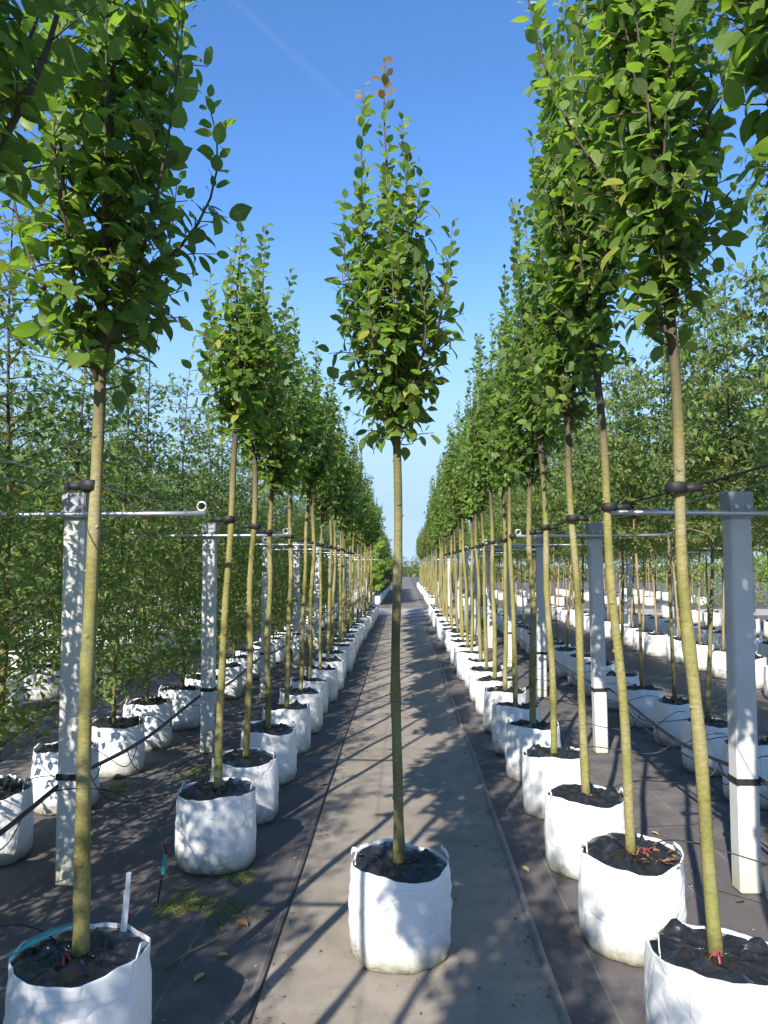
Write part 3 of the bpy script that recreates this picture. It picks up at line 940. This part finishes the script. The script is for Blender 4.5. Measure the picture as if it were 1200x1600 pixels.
for i, y in enumerate(ysr):
    if y in spec_r:
        k, lab, lean, rz, bi = spec_r[y]
        potted_tree('potted_tree', k, ROWX_R+(.02 if y < 3 else 0), y, lab, GRP, lean, rz, 1, 1, 0, True, bi, 1.03)
    elif y < 1.6:
        potted_tree('potted_tree', ('Ra', 'Rb', 'Rc')[i % 3], ROWX_R, y, 'young tree at the unseen start of the sunlit row', GRP, (0, 0))
    else:
        k = ('Rb', 'Ra', 'Rd', 'Rc', 'Rb', 'Rd', 'Ra')[i % 7]
        LABR = counted(i-7, len(ysr)-7, '%s tree in the sunlit row after the clean bag past the sagging one', '%s tree of the sunlit row before the cross path', 'young tree halfway along the sunlit row by the raised cloth seam')
        potted_tree('potted_tree', k, ROWX_R+g.uniform(-.03, .03), y+g.uniform(-.04, .04), LABR, GRP, (g.uniform(-.034, .012), g.uniform(-.02, .02)), None,
                    g.uniform(.9, 1.12), g.uniform(.92, 1.07), 0 if i < 22 else None, i < 14)

# ------------------------------------------------------------------ the rows behind
def row(name, keys, x, y0, y1, pitch, label, group, sc=(.9, 1.12), seed=0, hand=0, near=None, far=None, skip=0):
    g = random.Random(seed); y = y0; i = 0; n = int(math.ceil((y1-y0)/pitch)); base = label
    while y < y1:
        if far and n-1-i < 5: label = far % ('last', 'second to last', 'third to last', 'fourth to last', 'fifth to last')[n-1-i]
        elif near and 0 <= i-skip < 10: label = near % ORD[i-skip]
        else: label = base
        potted_tree(name, keys[g.randrange(len(keys))], x+g.uniform(-.05, .05), y+g.uniform(-.06, .06), label, group, (g.uniform(-.025, .025), g.uniform(-.025, .025)),
                    None, g.uniform(*sc), g.uniform(.92, 1.08), None, i < hand)
        y += pitch; i += 1
FL = ['F0', 'F1', 'F2', 'F3']; SL = ['S0', 'S1', 'S2']
GF = 'feathered trees leafy to the ground'
row('feathered_tree', FL, -2.17, -.8, 24.0, .83, 'small-leaved tree branched to its bag in the row just behind the dappled posts', GF, seed=1, hand=12,
    near='%s low-branched small-leaved tree along the row behind the dappled post', far='%s low-branched tree before the cross path in the row behind the dappled posts', skip=6)
row('feathered_tree', FL, -4.25, 3.0, 24.0, .86, 'small-leaved feathered tree across the grey aisle behind the dappled posts', GF, seed=2,
    far='%s feathered tree before the cross path, across the grey aisle')
row('feathered_tree', SL+['F1'], -5.5, 6.5, 24.0, .92, 'small-leaved tree in the row past the slim pale posts', GF, seed=3)
row('feathered_tree', SL, -7.6, 9.5, 24.0, 1.0, 'small-leaved tree in the far rows behind the feathered trees', GF, seed=4)
GS = 'bare-stemmed small-leaved trees'
row('stem_tree', SL, 2.36, 2.7, 24.0, .84, 'loose small-leaved tree in a shaded bag behind the sunlit row', GS, seed=5, hand=10,
    near='%s shaded bag with loose tree along the row behind the thick post', far='%s loose tree before the cross path behind the sunlit row', skip=4)
row('stem_tree', ['T0', 'S1', 'T0'], 4.43, 5.8, 24.0, .86, 'tan stemmed small-leaved tree edging the far side of the next aisle', GS, seed=6,
    near='%s tan stemmed tree along the far side of the next aisle', far='%s tan stemmed tree before the cross path along the next aisle', skip=5)
row('stem_tree', ['T0', 'S0', 'S2'], 5.75, 8.5, 24.0, .92, 'tan stemmed small-leaved tree behind the pale posts of the next bed', GS, seed=7)
row('stem_tree', ['T0', 'S2'], 7.95, 12.5, 24.0, 1.1, 'small-leaved stem tree in the farthest bed before open ground', GS, seed=8)
# beyond the cross path
GB = 'trees beyond the cross path'
row('potted_tree', ['Ra', 'Rc', 'olive'], 1.15, 29.6, 58, .95, 'distant tree in a white bag along the dark walkway past the cross path', GB, seed=9)
row('potted_tree', ['olive', 'Rb'], 2.35, 29.6, 52, 1.1, 'distant tree in the second line past the cross path', GB, seed=10)
row('potted_tree', ['Lc', 'Ld'], -2.3, 29.6, 48, 1.2, 'distant tree behind the lime green tree past the cross path', GB, seed=12)
for j, xx in enumerate((4.5, 6.0, 8.2, 9.6, 11.8)):
    row('stem_tree', ['T0', 'S1', 'S2'], xx, 29.7+.3*j, 42, 1.35, 'distant stem tree in a white bag across the cross path from the tan stemmed rows', GB, seed=20+j)
for j, xx in enumerate((-4.4, -6.0, -8.2, -10.5)):
    row('feathered_tree', ['S0', 'F1', 'S2'], xx, 29.7+.3*j, 40, 1.5, 'distant small-leaved tree across the cross path from the feathered rows', GB, seed=30+j)
potted_tree('feathered_tree', 'lime', -1.12, 31.0, 'bright lime green bushy tree past the cross path at the walkway end', None, (0, 0), 1, .80, 1.0)
for k in range(14):
    potted_tree('feathered_tree', 'dark', -1.12, 32.4+1.3*k, 'dark green dense tree in line behind the lime green tree', GB, (0, 0), None, .9, .82 + .1*(k % 2))

# lines of drip tube need the bags' places
pipe(-1.71, .47, 'black irrigation pipe slung along the posts beside the feathered trees',
     [(ROWX_L, yy) for yy in ys if 2 < yy < 10] + [(-2.17, .03+.83*k) for k in range(3, 10)], 2)
pipe(1.705, .53, 'black irrigation pipe slung along the posts behind the sunlit row',
     [(ROWX_R, yy) for yy in ysr if 2 < yy < 10] + [(2.36, 2.7+.84*k) for k in range(0, 8)], 3, .0105)
o = pipe(1.80, .40, 'second thinner black pipe sagging under the first behind the sunlit row', [(2.36, 3.0+.84*k) for k in range(0, 5)], 7, .006)

# ------------------------------------------------------------------ far edges
def far_mass(name, x0, x1, y, h, n, mat, label, seed, depth=4.0, size=.55):
    """distant belt of trees: overlapping rounded clumps of leaf faces"""
    g = random.Random(seed); lv = []
    clumps = []
    x = x0
    while x < x1:
        hh = h*g.uniform(.65, 1.15)
        clumps.append((x, y+g.uniform(-depth/2, depth/2), hh*.55, g.uniform(1.4, 2.6), hh*.5))
        clumps.append((x+g.uniform(-1, 1), y+g.uniform(-depth/2, depth/2), hh*.25, g.uniform(1.4, 2.6), hh*.3))
        x += g.uniform(1.5, 2.8)
    per = max(10, n//len(clumps))
    for cx, cy, cz, rx, rz in clumps:
        for _ in range(per):
            v = rv(g, 1).normalized()*g.uniform(.75, 1.05)
            p = Vector((cx+v.x*rx, cy+v.y*rx, max(.1, cz+v.z*rz)))
            lv.append((p, rv(g, 1), v+rv(g, .5), size*g.uniform(.6, 1.2), size*g.uniform(.5, .9)))
    o = mesh_obj(name, leaf_mesh(name, lv, mat, True))
    return tag(o, label, 'trees', None, 'stuff')
far_mass('treeline', -70, -4, 74, 5.0, 12000, M['leaf_small'], 'far-off belt of trees behind the feathered rows', 1)
far_mass('treeline', -5, 5, 118, 3.4, 9000, M['leaf_olive'], 'low far-off trees closing the end of the dark walkway', 3, 4.0, .26)
far_mass('treeline', 4, 90, 78, 4.2, 12000, M['leaf_olive'], 'far-off yellowish belt of trees behind the stem trees', 2)
def hedge_block(x, y, w, d, h, mat, label, seed, n=2600, size=.16):
    g = random.Random(seed); lv = []
    for _ in range(n):
        f = g.random()
        px, py, pz = g.uniform(-w/2, w/2), g.uniform(-d/2, d/2), h*g.random()**.8
        if f < .4: py = -d/2+g.uniform(-.08, .06)
        elif f < .7: pz = h+g.uniform(-.12, .1)+.15*math.sin(px*2+seed)
        elif f < .85: px = math.copysign(w/2, px)+g.uniform(-.06, .06)
        lv.append((Vector((px, py, max(.03, pz))), rv(g, 1), Vector((0, -.5, .6))+rv(g, .5), size*g.uniform(.6, 1.2), size*g.uniform(.5, .9)))
    root = empty('hedge', (x, y, 0)); tag(root, label, 'hedge', 'clipped blocks past the cross path')
    me = leaf_mesh('foliage', lv, mat, True)
    mesh_obj('foliage', me, root)
    m = MB()
    for k in range(int(w/1.2)): m.tube([(-w/2+.6+1.2*k, 0, 0), (-w/2+.62+1.2*k, 0, h*.8)], .03, 5)
    m.build('stem', M['bark_grey'], root)
hedge_block(14.5, 30.8, 6, 2.5, 1.7, M['leaf_small'], 'low dull green hedge block past the paved ground', 3)
hedge_block(15.5, 35.8, 7, 2.5, 3.0, M['leaf_lime'], 'yellow-green hedge rising behind the low dull green one', 4)
hedge_block(24.5, 34.8, 9, 2.5, 2.8, M['leaf_small'], 'broad green hedge block farther along the paved ground', 5)
hedge_block(-16.0, 33.8, 9, 2.5, 3.2, M['leaf_small'], 'green hedge block behind the feathered rows', 6)

# ------------------------------------------------------------------ small things
# label stakes and ribbons in the bags
def stake(x, y, z, h, mat, label, tilt, w=.018):
    m = MB(); m.box(-w/2, w/2, -.0012, .0012, -.06, h*.72, 0); m.box(-w*.36, w*.36, -.0013, .0013, h*.72, h, 0)
    o = m.build('label_stake', mat, None, False, (x, y, z), tilt)
    return tag(o, label, 'plant label')
stake(-.91, 2.55, .36, .20, M['white_plastic'], 'blank white label stake standing in the billowing black liner', (.05, .06, .6), .020)
def ribbon(x, y, z, mat, label, seed, n=3):
    g = random.Random(seed); m = MB()
    for k in range(n):
        a = g.uniform(0, 6.28); L = g.uniform(.016, .034); w = .0035
        d = Vector((math.cos(a), math.sin(a), 0)); s = Vector((-d.y, d.x, 0))*w
        pts = [Vector((0, 0, .012)), d*L*.4+Vector((0, 0, .022)), d*L*.8+Vector((0, 0, .012)), d*L+Vector((0, 0, .0))]
        m.quadgrid([[p-s, p+s, p+s*.9+Vector((0, 0, .0015)), p-s*.9+Vector((0, 0, .0015))] for p in pts])
    o = m.build('ribbon', mat, None, True, (x, y, z))
    return tag(o, label, 'ribbon')
ribbon(.935, 2.415, .372, M['red'], 'pink-red ribbon scrap at the foot of a sunlit stem', 1, 3)
ribbon(-1.01, 2.33, .388, M['red'], 'dark red ribbon scrap on the billowing black liner', 2, 3)
ribbon(-.90, 2.56, .40, M['red'], 'dark red ribbon knotted at the white label stake', 3, 3)
ribbon(.98, 3.25, .38, M['red'], 'dark red ribbon scrap on the litter-strewn liner', 4, 4)
# teal flat tag lying over the hem
m = MB()
prof = [(0, .006), (.02, .014), (.08, .020), (.14, .018), (.17, .010), (.24, .004)]
rows = []
for s, w in prof:
    z = .012*math.sin(s*14)
    rows.append([(s, -w, z), (s, w, z), (s, w, z+.0015), (s, -w, z+.0015)])
m.quadgrid(rows)
tag(m.build('plant_tag', M['teal'], None, True, (-1.19, 2.35, .385), (0, -.18, .75)), 'teal plastic plant tag lying across the hem of the billowing bag', 'plant label')
# drip stake with coloured tags hanging by the mossy bag
root = empty('drip_stake', (-1.14, 3.64, .004)); root.rotation_euler = (0, .10, .4)
tag(root, 'black drip stake with teal and red tags on the cloth before the mossy bag', 'stake')
m = MB(); m.tube([(0, 0, 0), (.004, 0, .10), (.012, .004, .22)], [.004, .005, .006], 6); m.build('rod', M['pipe'], root, True)
m = MB(); m.box(.0, .018, -.006, .006, .12, .21, 0, .002); m.build('teal_tag', M['teal'], root)
m = MB(); m.box(.014, .024, -.005, .005, .205, .265, 0, .002); m.build('red_tag', M['red'], root)
m = MB(); m.tube(bez(Vector((.012, .004, .22)), Vector((-.05, .1, .45)), Vector((-.3, .2, .5)), Vector((-.53, .2, .44)), 16), .003, 5); m.build('drip_tube', M['pipe'], root, True)

# litter of brown leaves and twigs on one liner
g = random.Random(12)
lv = []
for _ in range(44):
    a = g.uniform(0, 6.28); r_ = g.uniform(.03, .105)
    lv.append((Vector((r_*math.cos(a), r_*math.sin(a), g.uniform(0, .015))), Vector((g.gauss(0, 1), g.gauss(0, 1), .15)), Vector((0, 0, 1))+rv(g, .3), g.uniform(.02, .042), g.uniform(.006, .02)))
o = mesh_obj('litter', leaf_mesh('litter', lv, M['dead_leaf']), None, (1.02, 3.21, .376))
tag(o, 'brown dry leaf litter on the black liner of the sagging bag', 'litter', None, 'stuff')

# fallen leaves on the cloth
DL = [leaf_mesh('fallen_leaf', [((0, -.5, 0), (0, 1, .05), (0, 0, 1), 1, .8)], M[k]) for k in ('dead_leaf', 'dead_leaf_pale')]
spots = [(-.575, 5.55, 0, .075), (.535, 4.98, 0, .080), (-.40, 5.05, 1, .045), (-.46, 3.9, 1, .05), (-.62, 3.55, 0, .05), (-.72, 3.15, 1, .05),
         (-.70, 3.42, 0, .07), (.62, 4.05, 1, .05), (1.55, 3.70, 0, .06), (-.50, 8.0, 0, .07), (.35, 6.2, 1, .05), (-.3, 7.2, 1, .05), (.48, 7.9, 0, .06),
         (-.77, 2.98, 1, .055), (.70, 6.6, 0, .05), (1.45, 4.6, 1, .05), (.1, 9.3, 0, .06), (-.35, 10.2, 1, .06), (.2, 4.55, 1, .04), (-.15, 4.3, 0, .035)]
g = random.Random(3)
for x, y, k, s in spots:
    o = mesh_obj('fallen_leaf', DL[k], None, (x, y, .013 if abs(x-.555) > .05 else .028), (g.uniform(-.2, .2), g.uniform(-.2, .2), g.uniform(0, 6.28)))
    o.scale = (s, s, s*1.4)
    tag(o, ('curled orange-brown fallen leaf on the ground cloth', 'pale yellow fallen leaf on the ground cloth')[k], 'leaf', 'fallen leaves on the ground cloth')
# a dry twig
m = MB(); m.tube([(0, 0, .008), (.06, .11, .012), (.13, .20, .010), (.17, .30, .012)], [.006, .005, .004, .002], 6)
m.tube([(.06, .11, .012), (.05, .19, .016), (.07, .24, .01)], [.004, .003, .0015], 5)
tag(m.build('twig', M['bark_grey'], None, True, (-.92, 3.05, .004)), 'dry forked twig lying on the shaded cloth by the walkway edge', 'twig')

# moss cushions on the cloth
def moss(cx, cy, rx, ry, n, label, seed):
    g = random.Random(seed); m = MB()
    for _ in range(n):
        a = g.uniform(0, 6.28); q = math.sqrt(g.random())
        lob = 1+.35*math.sin(3*a+seed)+.2*math.sin(5*a+seed*2)
        x, y = rx*q*lob*math.cos(a), ry*q*lob*math.sin(a)
        s = g.uniform(.003, .010)*(1.2-.6*q); h = s*.35
        rows = []
        for zz, rr_ in ((-.001, 1), (h*.6, .8), (h, .25)):
            rows.append([(x+s*rr_*math.cos(t+a), y+s*rr_*math.sin(t+a), zz) for t in [2*math.pi*k/6 for k in range(6)]])
        b = m.quadgrid(rows); m.f.append(tuple(b+12+k for k in range(6))); m.mi.append(0)
    return tag(m.build('moss', M['moss'], None, True, (cx, cy, .004)), label, 'moss', None, 'stuff')
moss(-1.0, 3.62, .15, .15, 620, 'yellow-green moss patch on the cloth before the mossy bag', 2)
moss(-.82, 3.93, .08, .08, 320, 'small moss cushion against the foot of the mossy bag', 5)
moss(-.78, 3.55, .10, .17, 220, 'thin scattered moss between mossy bag and walkway edge', 8)
moss(-1.55, 5.9, .12, .2, 300, 'moss film near the second post in the shade', 11)
moss(-2.0, 5.4, .15, .25, 300, 'moss film beside the feathered trees bags', 13)
def grit(x0, x1, y0, y1, n, mat, label, seed):
    g = random.Random(seed); lv = []
    for _ in range(n):
        y = y0+(y1-y0)*g.random()**1.6; x = g.choice((g.uniform(x0, x1), x0+abs(g.gauss(0, .06)), x1-abs(g.gauss(0, .06))))
        a = g.uniform(0, 6.28); L = g.choice((.006, .008, .011, .02))*g.uniform(.7, 1.3)
        lv.append((Vector((x, y, .0075)), Vector((math.cos(a), math.sin(a), .05)), Vector((g.gauss(0, .15), g.gauss(0, .15), 1)), L, L*g.uniform(.3, .9)))
    o = mesh_obj('debris', leaf_mesh('debris', lv, mat, True))
    return tag(o, label, 'debris', None, 'stuff')
M['crumb'] = simple('soil_crumbs', (.09, .065, .04), .9, .15, 0, 90, .6)
grit(-.52, .53, 2.5, 14, 900, M['crumb'], 'dark soil crumbs and plant bits on the tan walkway', 1)
grit(-1.3, -.56, 2.5, 10, 420, M['dead_leaf_pale'], 'pale plant bits on the dark cloth of the shaded row', 2)
grit(.60, 1.5, 2.5, 10, 300, M['dead_leaf_pale'], 'pale plant bits on the dark cloth of the sunlit row', 3)
print('trees', N_TREES[0], 'objects', len(bpy.data.objects), 'tris', sum(len(p.loop_triangles) if False else sum(q.loop_total-2 for q in p.polygons) for p in bpy.data.meshes))
